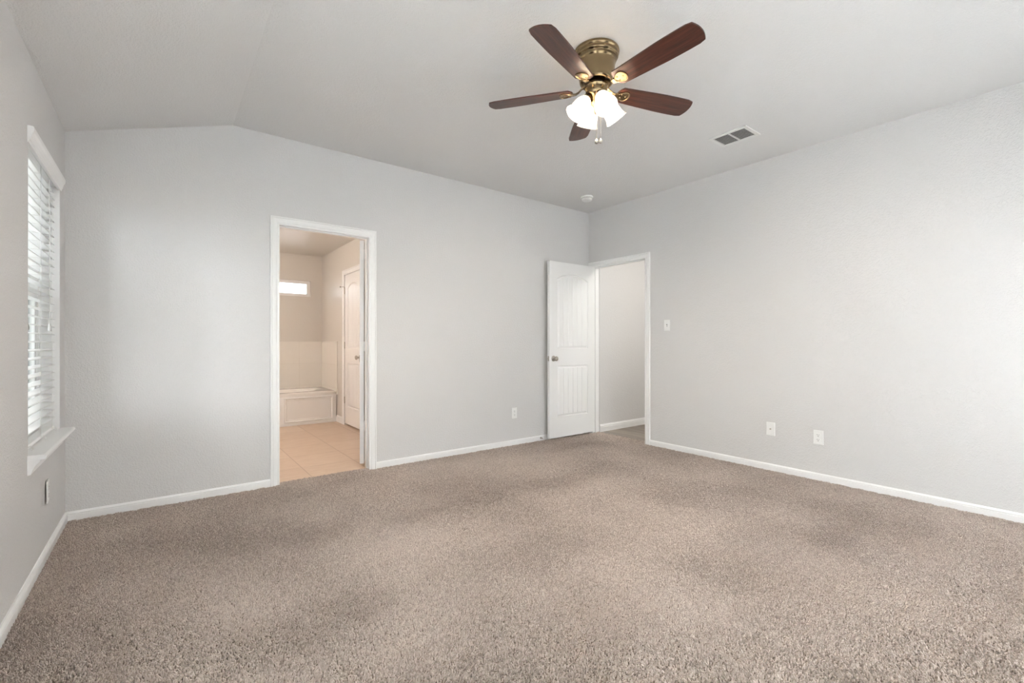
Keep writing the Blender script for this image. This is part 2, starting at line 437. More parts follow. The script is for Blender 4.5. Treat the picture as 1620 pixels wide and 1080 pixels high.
# bathroom shell
structure(wall_mb('X', BY, BY+0.16, L-0.16, BX+TW, -0.06, 2.9, [BW]).build('wall_bath_far', M['bath_wall']))
structure(wall_mb('Y', BX, BX+TW, D+TW, BY, -0.06, 2.9, [(5.70, 6.40, -0.2, 2.05)]).build('wall_bath_right', M['bath_wall']))
structure(wall_mb('Y', L-0.16, L, D, BY, -0.06, 2.9).build('wall_bath_left', M['bath_wall']))
structure(MB().box(L-0.16, BX+TW, D+TW, BY+0.16, BH, BH+0.1).build('ceiling_bath', M['bath_wall']))
structure(MB().box(L-0.16, BX+TW, D+0.062, BY+0.16, -0.12, -0.006).build('floor_bath', M['tile']))
structure(MB().box(BX+0.06, BX+0.10, 5.60, 6.50, -0.05, 2.2).build('wall_closet_back', M['bath_wall']))
# hallway shell
HX, HY0 = 5.75, 1.6
structure(wall_mb('X', 3.912, 4.10, R+TW, HX, -0.06, 2.9).build('wall_hall_left', M['wall']))
structure(wall_mb('Y', HX, HX+0.1, HY0, 4.1, -0.06, 2.9).build('wall_hall_far', M['wall']))
structure(wall_mb('X', HY0-0.1, HY0, R+TW, HX+0.1, -0.06, 2.9).build('wall_hall_right', M['wall']))
structure(MB().box(R+TW, HX+0.1, HY0-0.1, 4.1, 2.44, 2.54).build('ceiling_hall', M['ceiling']))
structure(MB().box(R+0.11, HX+0.1, HY0-0.1, 4.1, -0.12, -0.006).build('floor_hall', M['plank']))

# ---- baseboards (5 cm showing above the pile)
BASE = [(0,-0.02),(0.0135,-0.02),(0.0135,0.030),(0.0115,0.0325),(0.0115,0.0345),(0.0130,0.037),(0.0120,0.041),(0.0075,0.046),(0.0055,0.050),(0,0.051)]
def baseboard(name, wall, a0, a1, c0, sgn, scale=1.0, label=None):
    m = MB()
    if wall == 'X': m.extrude([(c0+sgn*d, z*scale) for d, z in BASE], 'X', a0, a1)
    else:           m.extrude([(c0+sgn*d, z*scale) for d, z in BASE], 'Y', a0, a1)
    return structure(m.build(name, M['trim']))
CW = 0.065
baseboard('baseboard_back_left', 'X', L, DO1[0]-CW, D, -1)
baseboard('baseboard_back_right', 'X', DO1[1]+CW, R-0.02, D, -1)
baseboard('baseboard_right', 'Y', B, DO2[0]-CW, R, -1)
baseboard('baseboard_left', 'Y', B, D, L, 1)
baseboard('baseboard_rear', 'X', L, R, B, 1)
baseboard('baseboard_bath_right', 'Y', 6.45, 6.72, BX, -1, 1.7)
baseboard('baseboard_bath_near', 'Y', D+TW, 5.65, BX, -1, 1.7)
baseboard('baseboard_hall', 'X', R+TW, HX, 3.912, -1, 1.7)

# ---- door casings and jambs
CAS = [(0,0),(0,0.009),(0.004,0.0115),(0.010,0.0115),(0.013,0.0085),(0.018,0.0085),(0.022,0.012),(0.032,0.0145),(0.044,0.0145),(0.048,0.012),(0.053,0.012),(0.057,0.0175),(0.063,0.0175),(CW,0.015),(CW,0)]
def casing(name, x0, x1, zt, T, jd, z0=-0.012, prof=CAS):
    """casing round an opening x0..x1 in local coordinates (x along wall, -y into the room), with its jamb boards jd deep"""
    m = MB(); n = len(prof)
    rows = []
    for w, d in prof: rows.append([(x0-w,-d,z0),(x0-w,-d,zt+w),(x1+w,-d,zt+w),(x1+w,-d,z0)])
    vs = [p for r in rows for p in r]
    m.add(vs, [(i*4+k, i*4+k+1, (i+1)*4+k+1, (i+1)*4+k) for i in range(n-1) for k in range(3)], False, T)
    j0, j1, jz = x0-g, x1+g, zt+g
    m.box(j0-0.019, j0, 0, jd, z0, jz+0.019, T); m.box(j1, j1+0.019, 0, jd, z0, jz+0.019, T)
    m.box(j0, j1, 0, jd, jz, jz+0.019, T)
    return m
def stop_strip(m, x0, x1, zt, y0, y1, T, z0=-0.012):
    j0, j1, jz = x0-g, x1+g, zt+g; t = 0.010
    m.box(j0, j0+t, y0, y1, z0, jz, T); m.box(j1-t, j1, y0, y1, z0, jz, T); m.box(j0+t, j1-t, y0, y1, jz-t, jz, T)
T1 = Matrix.Translation((0, D, 0))
m = casing('', DO1[0], DO1[1], DO1[2], T1, TW); stop_strip(m, DO1[0], DO1[1], DO1[2], 0.042, 0.076, T1)
structure(m.build('trim_1', M['trim']), 'white moulded casing around the bathroom doorway', 'door trim')
# the right wall: local x runs towards -y, local -y points to -x
T2 = Matrix(((0,1,0,R),(-1,0,0,0),(0,0,1,0),(0,0,0,1)))
m = casing('', -DO2[1], -DO2[0], DO2[2], T2, TW); stop_strip(m, -DO2[1], -DO2[0], DO2[2], 0.038, 0.072, T2)
structure(m.build('trim_2', M['trim']), 'white casing around the hallway doorway', 'door trim')
T3 = Matrix(((0,1,0,BX),(-1,0,0,0),(0,0,1,0),(0,0,0,1)))
m = casing('', -6.385, -5.715, 2.042, T3, 0.06); stop_strip(m, -6.385, -5.715, 2.042, 0.04, 0.058, T3)
structure(m.build('trim_3', M['trim']), 'white casing around the linen closet door in the bathroom', 'door trim')

# ---- panelled doors: two panels, arched top, beaded boards
def door_slab(name, w, h, t=0.035):
    def depth(x, z):
        best = 0.0
        st = 0.118
        for (z0, z1, rise) in ((0.235, 0.825, 0.0), (1.025, 1.835, 0.062)):
            x0, x1 = st, w-st; xc = w/2; hw = (x1-x0)/2
            top = z1 + rise*(1-((x-xc)/hw)**2)
            s = min(x-x0, x1-x, z-z0, (top-z)*0.95)
            if s <= 0: continue
            if s < 0.008: d = -0.0075*math.sin(s/0.008*PI/2)
            elif s < 0.014: d = -0.0075
            elif s < 0.028: d = -0.0075 + 0.006*(s-0.014)/0.014
            else:
                d = -0.0015
                nb = 6; pw = (hw*2-0.056)/nb; q = ((x-x0-0.028) % pw); q = min(q, pw-q)
                if q < 0.0055: d -= 0.0045*(1-q/0.0055)
            best = min(best, d*1.45)
        return best
    def dense(marks, lo, hi, half=0.034, step=0.004, coarse=0.03):
        s = {lo, hi}
        x = lo
        while x < hi: s.add(round(x, 4)); x += coarse
        for mk in marks:
            y = mk-half
            while y <= mk+half:
                if lo < y < hi: s.add(round(y, 4))
                y += step
        return sorted(s)
    xs = dense([w*i/200 for i in range(0, 201)], 0.0, w, 0.002, 0.003, 0.0037)
    xs = sorted(set([round(0.0037*i, 4) for i in range(int(w/0.0037)+1)] + [w]))
    zs = dense([0.235+0.017, 0.825-0.017, 1.025+0.017, 1.835, 1.86, 1.885], 0.0, h)
    m = MB(); nx, nz = len(xs), len(zs)
    for side in (0, 1):
        vs = []
        for z in zs:
            for x in xs:
                d = depth(x, z); vs.append((x, (-d if side == 0 else t+d), z))
        m.add(vs, [(j*nx+i, j*nx+i+1, (j+1)*nx+i+1, (j+1)*nx+i) for j in range(nz-1) for i in range(nx-1)])
    for x in (0.0, w):
        m.add([(x,0,0),(x,t,0),(x,t,h),(x,0,h)], [(0,1,2,3)])
    for z in (0.0, h):
        m.add([(0,0,z),(w,0,z),(w,t,z),(0,t,z)], [(0,1,2,3)])
    return m.build(name, M['door'])

KNOB = [(0.0,0.062),(0.010,0.062),(0.020,0.0595),(0.0262,0.053),(0.0275,0.046),(0.0245,0.038),(0.016,0.031),(0.0115,0.026),(0.0115,0.010),(0.014,0.008),(0.029,0.007),(0.0325,0.004),(0.0325,0.0)]
def knob(parent, x, y, z, sgn, name='door_knob'):
    T = Matrix.Translation((x, y, z)) @ Matrix.Rotation(PI/2 if sgn < 0 else -PI/2, 4, 'X')
    o = MB().lathe(KNOB, 28, T).build(name, M['nickel'], parent); o['label'] = 'satin nickel knob'
    return o
def hinge(parent, x, y, z, m, leaf=None, h=0.089):
    """barrel hinge: knuckle along z at (x,y), and a leaf plate given as a box"""
    b = MB().lathe([(0,h/2+0.004),(0.003,h/2+0.003),(0.0045,h/2),(0.0065,h/2),(0.0065,h/6),(0.006,h/6-0.001),(0.0065,h/6-0.002),(0.0065,-h/6),(0.006,-h/6-0.001),(0.0065,-h/6-0.002),(0.0065,-h/2),(0.0045,-h/2),(0,-h/2-0.004)], 12, Matrix.Translation((x,y,z)))
    if leaf: b.box(leaf[0], leaf[1], leaf[2], leaf[3], z-h/2, z+h/2)
    return b.build('hinge', m, parent)

# hallway door, standing open against the far wall: local x runs from the hinge to the free edge
WD = 0.749
d1 = door_slab('door_1', WD, 2.030)
d1.location = (4.252, 3.917, 0.022); d1.rotation_euler = (0, 0, PI+0.0)
structure(d1, 'white arched two panel door standing open by the far right corner', 'door')
knob(d1, WD-0.062, 0.035, 0.912, 1); knob(d1, WD-0.062, 0.0, 0.912, -1)
lp = MB().box(WD, WD+0.0015, 0.006, 0.029, 0.883, 0.940).box(WD, WD+0.009, 0.011, 0.024, 0.903, 0.920).build('latch_plate', M['nickel'], d1)
lp['label'] = 'nickel latch plate on the door edge'
for z in (0.18, 1.02, 1.85): hinge(d1, -0.004, -0.004, z, M['trim'], (-0.0015, 0.0, 0.0, 0.033))

# bathroom door, swung past square behind the right jamb, seen edge on
d2 = door_slab('door_2', 0.705, 2.018)
a = math.radians(90-24)
d2.location = (1.453, 4.113, 0.022); d2.rotation_euler = (0, 0, a)
structure(d2, 'white bathroom door swung open, showing only its hinge edge', 'door')
knob(d2, 0.643, 0.035, 0.912, 1); knob(d2, 0.643, 0.0, 0.912, -1)
for z in (0.34, 1.06, 1.89): 
    o = hinge(d2, -0.004, -0.003, z, M['trim'], (-0.002, 0.0, 0.0, 0.033))
    o['label'] = 'hinge painted over in white'

# linen closet door in the bathroom's right wall, hinged on the tub side (leaf set flush in its frame)
d3 = door_slab('door_3', 0.664, 2.022)
d3.location = (BX+0.002, 6.382, 0.016); d3.rotation_euler = (0, 0, -PI/2)
structure(d3, 'closed arched two panel door of the linen closet in the bathroom', 'door')
k = knob(d3, 0.664-0.062, 0.0, 0.912, -1)
for z in (0.317, 1.065, 1.812): hinge(d3, 0.0, -0.005, z, M['nickel'])
ps = MB().tube([(0.0,-0.006,1.862),(-0.02,-0.028,1.866),(-0.042,-0.040,1.868)], 0.0035, 8).lathe([(0,0.012),(0.008,0.012),(0.010,0.006),(0.010,0),(0,0)], 14, Matrix.Translation((-0.048,-0.043,1.866)) @ Matrix.Rotation(PI/2, 4, 'X')).tube([(0.0,-0.006,1.862),(0.016,-0.016,1.862)],0.0035,8)
o = ps.build('hinge_pin_stop', M['nickel'], d3)

# ---- windows
def window_unit(name, T, w, h, label, dbl=True, grid=False):
    """vinyl window, local x along the wall, y outwards, z up; frame, two sashes and their panes"""
    fm = MB(); t = 0.045
    fm.box(0,t,0,0.07,0,h,T); fm.box(w-t,w,0,0.07,0,h,T); fm.box(t,w-t,0,0.07,0,t,T); fm.box(t,w-t,0,0.07,h-t,h,T)
    fr = fm.build(name, M['vinyl']); structure(fr, label, 'window')
    if dbl:
        mid = h*0.52; s = 0.040
        for nm, z0, z1, y0 in (('lower_sash', t, mid+0.02, 0.008), ('upper_sash', mid-0.02, h-t, 0.036)):
            sm = MB(); y1 = y0+0.026
            sm.box(t,t+s,y0,y1,z0,z1,T); sm.box(w-t-s,w-t,y0,y1,z0,z1,T); sm.box(t+s,w-t-s,y0,y1,z0,z0+s,T); sm.box(t+s,w-t-s,y0,y1,z1-s,z1,T)
            if grid:
                sm.box(w/2-0.008,w/2+0.008,y0+0.008,y1-0.008,z0+s,z1-s,T)
            so = sm.build(nm, M['vinyl'], fr)
            MB().box(t+s,w-t-s,y0+0.011,y0+0.015,z0+s,z1-s,T).build('pane', M['glass'], so)
        lk = MB().box(w/2-0.03,w/2+0.03,-0.006,0.008,mid+0.006,mid+0.02,T,0.003); lk.build('sash_lock', M['grey_plastic'], fr)
    else:
        MB().box(t,w-t,0.030,0.034,t,h-t,T).build('pane', M['glass'], fr)
    return fr
# left wall: local x -> +y, local y -> -x
def TL(y0, z0, dx): return Matrix(((0,-1,0,L-dx),(1,0,0,y0),(0,0,1,z0),(0,0,0,1)))
window_unit('window_1', TL(W1[0], W1[2], 0.085), W1[1]-W1[0], W1[3]-W1[2], 'white vinyl window behind the blind in the left wall', True, True)
window_unit('window_2', TL(W2[0], W2[2], 0.085), W2[1]-W2[0], W2[3]-W2[2], 'added white vinyl window beside the camera, bringing in daylight')  # unseen window, added to light the room from the left
T = Matrix(((-1,0,0,W3[1]),(0,-1,0,B-0.07),(0,0,1,W3[2]),(0,0,0,1)))
for k in range(3):
    wd = (W3[1]-W3[0])/3
    window_unit('window_%d' % (3+k), T @ Matrix.Translation((k*wd,0,0)), wd, W3[3]-W3[2], 'added white vinyl window behind the camera, bringing in daylight')  # unseen windows, added as broad light from the rear
T = Matrix(((1,0,0,BW[0]),(0,1,0,BY+0.05),(0,0,1,BW[2]),(0,0,0,1)))
window_unit('window_6', T, BW[1]-BW[0], BW[3]-BW[2], 'small high window in the bathroom wall above the tub', False)

# white liner boards of that window's recess
w1 = [o for o in COL.objects if o.name == 'window_1'][0]
ln_ = MB(); t = 0.004
ln_.box(L-0.085, L-0.001, W1[1]-t, W1[1]-0.0002, W1[2], W1[3]-0.0002).box(L-0.085, L-0.001, W1[0]+0.0002, W1[0]+t, W1[2], W1[3]-0.0002).box(L-0.085, L-0.001, W1[0]+t, W1[1]-t, W1[3]-t, W1[3]-0.0002)
ln_.build('recess_liner', M['trim'], w1)
# window stool with apron, left wall
st = MB(); zt = W1[2]+0.001
prof = [(L-0.084, zt-0.022),(L+0.054, zt-0.022),(L+0.060, zt-0.018),(L+0.063, zt-0.011),(L+0.060, zt-0.004),(L+0.054, zt),(L-0.084, zt)]
st.extrude(prof, 'Y', W1[0]-0.014, W1[1]+0.045)
so = structure(st.build('trim_4', M['trim']), 'white wooden window stool under the blind on the left wall', 'window sill')
ap = MB(); z1 = zt-0.022
ap.extrude([(L, z1),(L+0.043,z1),(L+0.043,z1-0.006),(L+0.036,z1-0.014),(L+0.028,z1-0.022),(L+0.017,z1-0.044),(L+0.014,z1-0.054),(L+0.010,z1-0.066),(L,z1-0.068)], 'Y', W1[0]-0.016, W1[1]+0.02)
ap.build('apron_moulding', M['trim'], so)

# ---- faux wood blind
bl = thing('window_blind', 'white faux wood blind with moulded valance in the left window', 'window blind', (L, 0, W1[2]))
H1 = W1[3]-W1[2]
y0, y1 = W1[0]+0.008, W1[1]-0.008
v = MB()
vz = H1-0.066
VP = [(-0.010,0),(0.004,0),(0.006,0.004),(0.006,0.010),(0.010,0.014),(0.012,0.026),(0.016,0.040),(0.021,0.050),(0.022,0.058),(0.022,0.072),(0.018,0.076),(-0.010,0.076)]
v.extrude([(px, vz+pz) for px, pz in VP], 'Y', y0-0.022, y1+0.024)
v.build('valance', M['slat'], bl)
MB().box(-0.078,-0.020, y0, y1, H1-0.052, H1-0.004).build('headrail', M['slat'], bl)
PITCH = 0.0442; top = H1-0.086
nsl = 0; z = top
bot = 0.030
slat_mesh = None
while z > bot+0.02:
    if slat_mesh is None:
        s = MB(); k = 6; n = 9
        crown = lambda q: 0.0022*(1-(q/0.025)**2)
        pr = [(-0.025+0.05*i/(n-1)) for i in range(n)]
        outline = [(q, crown(q)+0.0013) for q in pr] + [(q, crown(q)-0.0013) for q in pr[::-1]]
        s.extrude(outline, 'Y', y0+0.003, y1-0.003, True)
        o = s.build('slat', M['slat'], bl); slat_mesh = o
    else:
        o = slat_mesh.copy(); COL.objects.link(o); o.parent = bl
    o.location = (-0.046, 0, z); o.rotation_euler = (0, math.radians(6), 0)
    nsl += 1; z -= PITCH
zlow = z
MB().box(-0.071,-0.021, y0+0.003, y1-0.003, 0.006, 0.024, None, 0.004).build('bottom_rail', M['slat'], bl)
for yy in (3.095, 3.405, 3.715):
    c = MB()
    for xx in (-0.0195, -0.0725):
        c.tube([(xx, yy, H1-0.05), (xx, yy, 0.018)], 0.0011, 6)
    zz = top
    for i in range(nsl): c.tube([(-0.0195, yy, top-i*PITCH-0.004), (-0.0725, yy, top-i*PITCH-0.004)], 0.0007, 4, None, False)
    c.build('ladder_cord', M['cord'], bl)
for yy, zb in ((3.60, 0.62),):
    c = MB(); c.tube([(-0.016,yy,H1-0.05),(-0.015,yy,1.2),(-0.0150,yy+0.004,zb)], 0.0011, 6); c.tube([(-0.016,yy+0.012,H1-0.05),(-0.0145,yy+0.012,1.2),(-0.0150,yy+0.012,zb-0.004)], 0.0011, 6)
    lc = c.build('lift_cord', M['cord'], bl)
    for dy in (0.0, 0.016):
        MB().lathe([(0.0015,0.0),(0.004,-0.004),(0.0058,-0.016),(0.0068,-0.036),(0.006,-0.041),(0.0,-0.041)], 14, Matrix.Translation((-0.0150,yy+0.002+dy,zb))).build('cord_tassel', M['plastic'], lc)
c = MB(); c.tube([(-0.016,3.06,H1-0.05),(-0.0155,3.06,0.62)], 0.0011, 6)
tc_ = c.build('tilt_cord', M['cord'], bl)
o = MB().lathe([(0.0015,0.0),(0.005,-0.006),(0.0065,-0.018),(0.010,-0.034),(0.009,-0.044),(0.0,-0.046)], 14, Matrix.Translation((-0.0155,3.06,0.62))).build('cord_tassel', M['grey_plastic'], tc_); o['label'] = 'grey tilt cord tassel'
for yy in (3.095, 3.405, 3.715):
    pts = [(-0.035+0.016*math.sin(t_*PI), yy+0.02*math.sin(t_*2.2*PI), 0.008+0.018*math.sin(t_*PI)) for t_ in [i/10 for i in range(11)]]
    MB().tube([(-0.019,yy,0.020),(-0.010,yy+0.004,0.026),(-0.004,yy+0.012,0.020),(-0.003,yy+0.016,0.008),(-0.006,yy+0.012,0.003)], 0.0014, 6).build('cord_end', M['cord'], bl)

cu = thing('added_diffuser', 'added white sheer curtain spreading the daylight beside the camera', 'curtain', (L+0.045, 0, 0))  # unseen curtain added to spread the light of the added window
cm = MB(); vs = []
for i in range(201):
    y = W2[0]-0.10 + (W2[1]-W2[0]+0.17)*i/200
    x = 0.022*math.sin(i*0.62)+0.006*math.sin(i*1.7)
    vs += [(x, y, 0.25), (x, y, 2.20)]
cm.add(vs, [(2*i, 2*i+2, 2*i+3, 2*i+1) for i in range(200)], True)
cm.build('diffuser_panel', M['sheer'], cu)
MB().tube([(0,W2[0]-0.14,2.21),(0,W2[1]+0.09,2.21)],0.012,12).build('diffuser_rod', M['nickel'], cu)
# unseen sheer curtain added behind the camera to soften the daylight
cu = thing('added_diffuser', 'added white sheer curtain spreading the daylight behind the camera', 'curtain', (0, B+0.06, 0))
cm = MB(); nn = 260
vs = []
for i in range(nn+1):
    x = W3[0]-0.12 + (W3[1]-W3[0]+0.24)*i/nn
    y = 0.022*math.sin(i*0.62)+0.006*math.sin(i*1.7)
    vs += [(x, y, 0.03), (x, y, 2.26)]
cm.add(vs, [(2*i, 2*i+2, 2*i+3, 2*i+1) for i in range(nn)], True)
cm.build('diffuser_panel', M['sheer'], cu)
MB().tube([(W3[0]-0.2,0,2.27),(W3[1]+0.2,0,2.27)],0.012,12).build('diffuser_rod', M['nickel'], cu)

# ================================================================ CEILING FAN
FX, FY, ZB = 1.857, 1.683, 2.475
FK = 1.039                                   # fan drawn at its measured proportions, then sized to hang from the ceiling
fan = thing('ceiling_fan', 'five blade ceiling fan with brass housing, dark wood blades and four lit glass shades', 'ceiling fan', (FX*FK, FY*FK, CAMZ*(1-FK)))
fan.scale = (FK, FK, FK)
Z = lambda z: z
HT = CAMZ + (HC-CAMZ)/FK
hp = [(0.0,HT),(0.116,HT),(0.1205,HT-0.003),(0.1215,HT-0.010),(0.1205,HT-0.018),(0.116,HT-0.021),(0.114,HT-0.024),(0.1155,HT-0.028),(0.116,HT-0.036),(0.113,HT-0.041),(0.106,HT-0.044),(0.1045,HT-0.047),(0.1055,HT-0.051),(0.105,HT-0.060),(0.101,HT-0.064),
      (0.0985,HT-0.068),(0.0985,HT-0.086),(0.0975,HT-0.106),(0.0955,HT-0.126),(0.0925,HT-0.146),(0.0895,HT-0.162),(0.087,HT-0.170),(0.083,HT-0.1735),(0.074,HT-0.1735),(0.072,HT-0.168),(0.0,HT-0.168)]
MB().lathe(hp, 64).build('motor_housing', M['brass'], fan)
MB().lathe([(0.0,2.514),(0.036,2.514),(0.040,2.510),(0.040,2.502),(0.050,2.500),(0.050,2.493),(0.040,2.490),(0.0,2.490)], 40).build('flywheel', M['bronze'], fan)
MB().lathe([(0.0,2.4925),(0.058,2.4925),(0.061,2.4905),(0.061,2.486),(0.058,2.484),(0.0575,2.462),(0.056,2.450),(0.050,2.440),(0.040,2.432),(0.033,2.424),(0.029,2.408),(0.026,2.392),(0.018,2.382),(0.0135,2.372),(0.0125,2.352),(0.009,2.344),(0.0,2.342)], 48).build('switch_housing', M['brass'], fan)
# blades
def blade_outline():
    pts = []
    r0, r1 = 0.126, 0.606
    w0, w1 = 0.052, 0.0655
    # root end rounded, tip gently curved
    for t in np.linspace(-1, 1, 11):
        pts.append((r0 + 0.018*t*t*0 + 0.022*(abs(t)**2.2), w0*t))
    n = 8
    for i in range(1, n): 
        q = i/n; pts.append((r0+0.022 + (r1-0.045-r0-0.022)*q, w0 + (w1-w0)*min(1, q*1.5)))
    for t in np.linspace(1, -1, 17):
        pts.append((r1 - 0.020*(abs(t)**2) - 0.024*max(0, (abs(t)-0.86)/0.14)**2, w1*t*(1.0 if abs(t) < 0.99 else 0.985)))
    for i in range(n-1, 0, -1):
        q = i/n; pts.append((r0+0.022 + (r1-0.045-r0-0.022)*q, -(w0 + (w1-w0)*min(1, q*1.5))))
    return pts
bo = blade_outline()
PITCHB = math.radians(-11.7)
def iron_mb():
    m = MB()
    # curved arm from the flywheel up to the blade root, then a rounded plate under the blade
    pts = [(0.044,0,0.021),(0.062,0,0.020),(0.080,0,0.012),(0.096,0,-0.002),(0.112,0,-0.009),(0.132,0,-0.009)]
    wd = [0.014,0.010,0.0085,0.009,0.012,0.017]
    vs = []
    for (x,y,z_), w in zip(pts, wd):
        vs += [(x,-w,z_-0.003),(x,w,z_-0.003),(x,w,z_+0.003),(x,-w,z_+0.003)]
    fs = [(i*4+k, i*4+(k+1)%4, (i+1)*4+(k+1)%4, (i+1)*4+k) for i in range(len(pts)-1) for k in range(4)] + [(3,2,1,0),(20,21,22,23)]
    m.add(vs, fs)
    # shield shaped plate with a raised rim
    def shield(k, n_=36):
        o_ = []
        for t in np.linspace(0, 2*PI, n_, endpoint=False):
            c_, s_ = math.cos(t), math.sin(t)
            x = 0.165 + k*0.037*c_
            y = k*0.034*s_*(1.0 + 0.30*c_)
            o_.append((x, y))
        return o_
    m.extrude(shield(1.0), 'Z', -0.0085, -0.0046)
    so_, si_ = shield(1.0), shield(0.80); n_ = len(so_)
    vs = [(x,y,-0.0085) for x,y in so_]+[(x,y,-0.0115) for x,y in shield(0.97)]+[(x,y,-0.0115) for x,y in shield(0.86)]+[(x,y,-0.0085) for x,y in si_]
    m.add(vs, [(r_*n_+i, r_*n_+(i+1)%n_, (r_+1)*n_+(i+1)%n_, (r_+1)*n_+i) for r_ in range(3) for i in range(n_)], True)
    for (sx, sy) in ((0.152,0.012),(0.152,-0.012),(0.180,0.0)):
        m.lathe([(0,-0.0108),(0.003,-0.0105),(0.0045,-0.0085)], 12, Matrix.Translation((sx,sy,0)))
    return m
blade0 = None
for kk in range(5):
    ang = math.radians(0.24 + (-162, -90, -18, 54, 126)[kk])
    rot = Matrix.Rotation(ang, 4, 'Z') @ Matrix.Rotation(PITCHB, 4, 'X')
    if blade0 is None:
        b = MB().extrude(bo, 'Z', -0.0045, 0.0025)
        blade0 = b.build('blade', M['blade'], fan)
        iron0 = iron_mb().build('blade_iron', M['brass'], blade0)
        bobj = blade0
    else:
        bobj = blade0.copy(); COL.objects.link(bobj); bobj.parent = fan
        io = iron0.copy(); COL.objects.link(io); io.parent = bobj
    bobj.matrix_local = Matrix.Translation((0,0,ZB)) @ rot
# lamp kit: four arms, bell shades and bulbs
SH = [(0.020,0.000),(0.024,-0.004),(0.030,-0.012),(0.037,-0.026),(0.0425,-0.044),(0.046,-0.062),(0.048,-0.078),(0.0505,-0.092),(0.0555,-0.104),(0.060,-0.112),(0.0605,-0.114),(0.0580,-0.1135),(0.0535,-0.105),(0.0485,-0.093),(0.046,-0.079),(0.044,-0.063),(0.0405,-0.045),(0.035,-0.027),(0.028,-0.013),(0.022,-0.006),(0.018,-0.002)]
shade0 = None
for kk, deg in enumerate((247, 337, 67, 157)):
    a = math.radians(deg)
    base = Matrix.Translation((0,0,2.421)) @ Matrix.Rotation(a, 4, 'Z') @ Matrix.Translation((0.054,0,0)) @ Matrix.Rotation(math.radians(-35), 4, 'Y')
    if shade0 is None:
        arm0 = MB().tube([(-0.035,0,0.048),(-0.024,0,0.036),(-0.010,0,0.024),(0,0,0.012)], [0.012,0.011,0.011,0.013], 14).lathe([(0.0,0.016),(0.016,0.016),(0.021,0.012),(0.0235,0.004),(0.0235,-0.004),(0.019,-0.008),(0.016,-0.006),(0.0,-0.006)], 28).build('lamp_holder', M['brass'], fan)
        shade0 = MB().lathe(SH, 40).build('lamp_shade', M['shade'], fan)
        bulb0 = MB().lathe([(0.0,-0.086),(0.009,-0.085),(0.017,-0.080),(0.0225,-0.071),(0.0235,-0.062),(0.021,-0.051),(0.015,-0.038),(0.012,-0.028),(0.012,-0.008),(0.0,-0.008)], 12).build('bulb', M['bulb'], shade0)
        arm0.matrix_local = base; shade0.matrix_local = base
    else:
        o = arm0.copy(); COL.objects.link(o); o.parent = fan; o.matrix_local = base
        s_ = shade0.copy(); COL.objects.link(s_); s_.parent = fan; s_.matrix_local = base
        b_ = bulb0.copy(); COL.objects.link(b_); b_.parent = s_
# pull chains: one towards the camera-left, one right
cd = Vector((-math.sin(YAW), -math.cos(YAW), 0)); cr_ = Vector((math.cos(YAW), -math.sin(YAW), 0))
for off, zlo in ((-0.004, 2.189), (0.017, 2.192)):
    p = cr_*off + cd*0.028
    ch = MB()
    ch.tube([(p.x*0.8,p.y*0.8,2.43),(p.x*1.05,p.y*1.05,2.40),(p.x,p.y,2.36),(p.x,p.y,zlo+0.01)], 0.0014, 6)
    zz = 2.38
    while zz > zlo+0.012:
        ch.sphere((p.x,p.y,zz), 0.0024, 6, 4); zz -= 0.0065
    co = ch.build('pull_chain', M['nickel'], fan)
    MB().lathe([(0.0,0.012),(0.002,0.011),(0.004,0.006),(0.0085,-0.001),(0.0105,-0.008),(0.009,-0.014),(0.003,-0.018),(0.0,-0.0185)], 16, Matrix.Translation((p.x,p.y,zlo))).build('chain_fob', M['nickel'], co)

# ================================================================ SMALL FIXTURES
# ceiling vent
vx0, vx1, vy0, vy1 = 3.458, 3.698, 1.655, 1.952
vent = thing('ceiling_vent', 'white rectangular ceiling vent with two louvred panels above the right wall', 'vent', ((vx0+vx1)/2, (vy0+vy1)/2, HC))
hw, hh = (vx1-vx0)/2, (vy1-vy0)/2
fm = MB(); b = 0.028
for (px0,px1,py0,py1) in ((-hw,-hw+b,-hh,hh),(hw-b,hw,-hh,hh),(-hw+b,hw-b,-hh,-hh+b),(-hw+b,hw-b,hh-b,hh),(-hw+b,hw-b,-0.006,0.006)):
    fm.box(px0,px1,py0,py1,-0.009,-0.0005,None,0.0015)
fm.box(-hw+b-0.002, hw-b+0.002, -hh+b-0.002, -0.006, -0.0004, -0.0002)
fm.build('vent_frame', M['vent'], vent)
MB().box(-hw+b, hw-b, -hh+b, hh-b, -0.0012, -0.0006).build('duct_opening', M['dark'], vent)
nl = 9
for sy in (-1, 1):
    for i in range(nl):
        x = -hw+b + (i+0.5)*(2*(hw-b))/nl
        ya, yb = (0.006, hh-b) if sy > 0 else (-hh+b, -0.006)
        T = Matrix.Translation((x, 0, -0.006)) @ Matrix.Rotation(math.radians(-13), 4, 'Y')
        MB().box(-0.0065,0.0065,ya,yb,-0.0006,0.0006,T).build('louver', M['louver'], vent)
for sx, sy in ((0.03, hh-0.012), (-0.03, -hh+0.012)): MB().tube([(sx,sy,-0.009),(sx,sy,-0.0115)],0.004,10).build('screw', M['vent'], vent)

# smoke detector
sd = thing('smoke_detector', 'round white smoke detector on the ceiling near the far right corner', 'smoke detector', (3.757, 3.545, HC))
MB().lathe([(0.0,0.0),(0.066,0.0),(0.068,-0.003),(0.068,-0.012),(0.064,-0.016),(0.0,-0.016)], 40).build('base_ring', M['plastic'], sd)
MB().lathe([(0.056,-0.0155),(0.057,-0.024),(0.053,-0.040),(0.046,-0.047),(0.030,-0.049),(0.0,-0.049)], 40).build('cover', M['plastic'], sd)
sl = MB()
for k in range(16):
    a = 2*PI*k/16; T = Matrix.Rotation(a, 4, 'Z')
    sl.box(0.052,0.0578,-0.0065,0.0065,-0.023,-0.019,T)
sl.build('sensor_slot', M['slot'], sd)

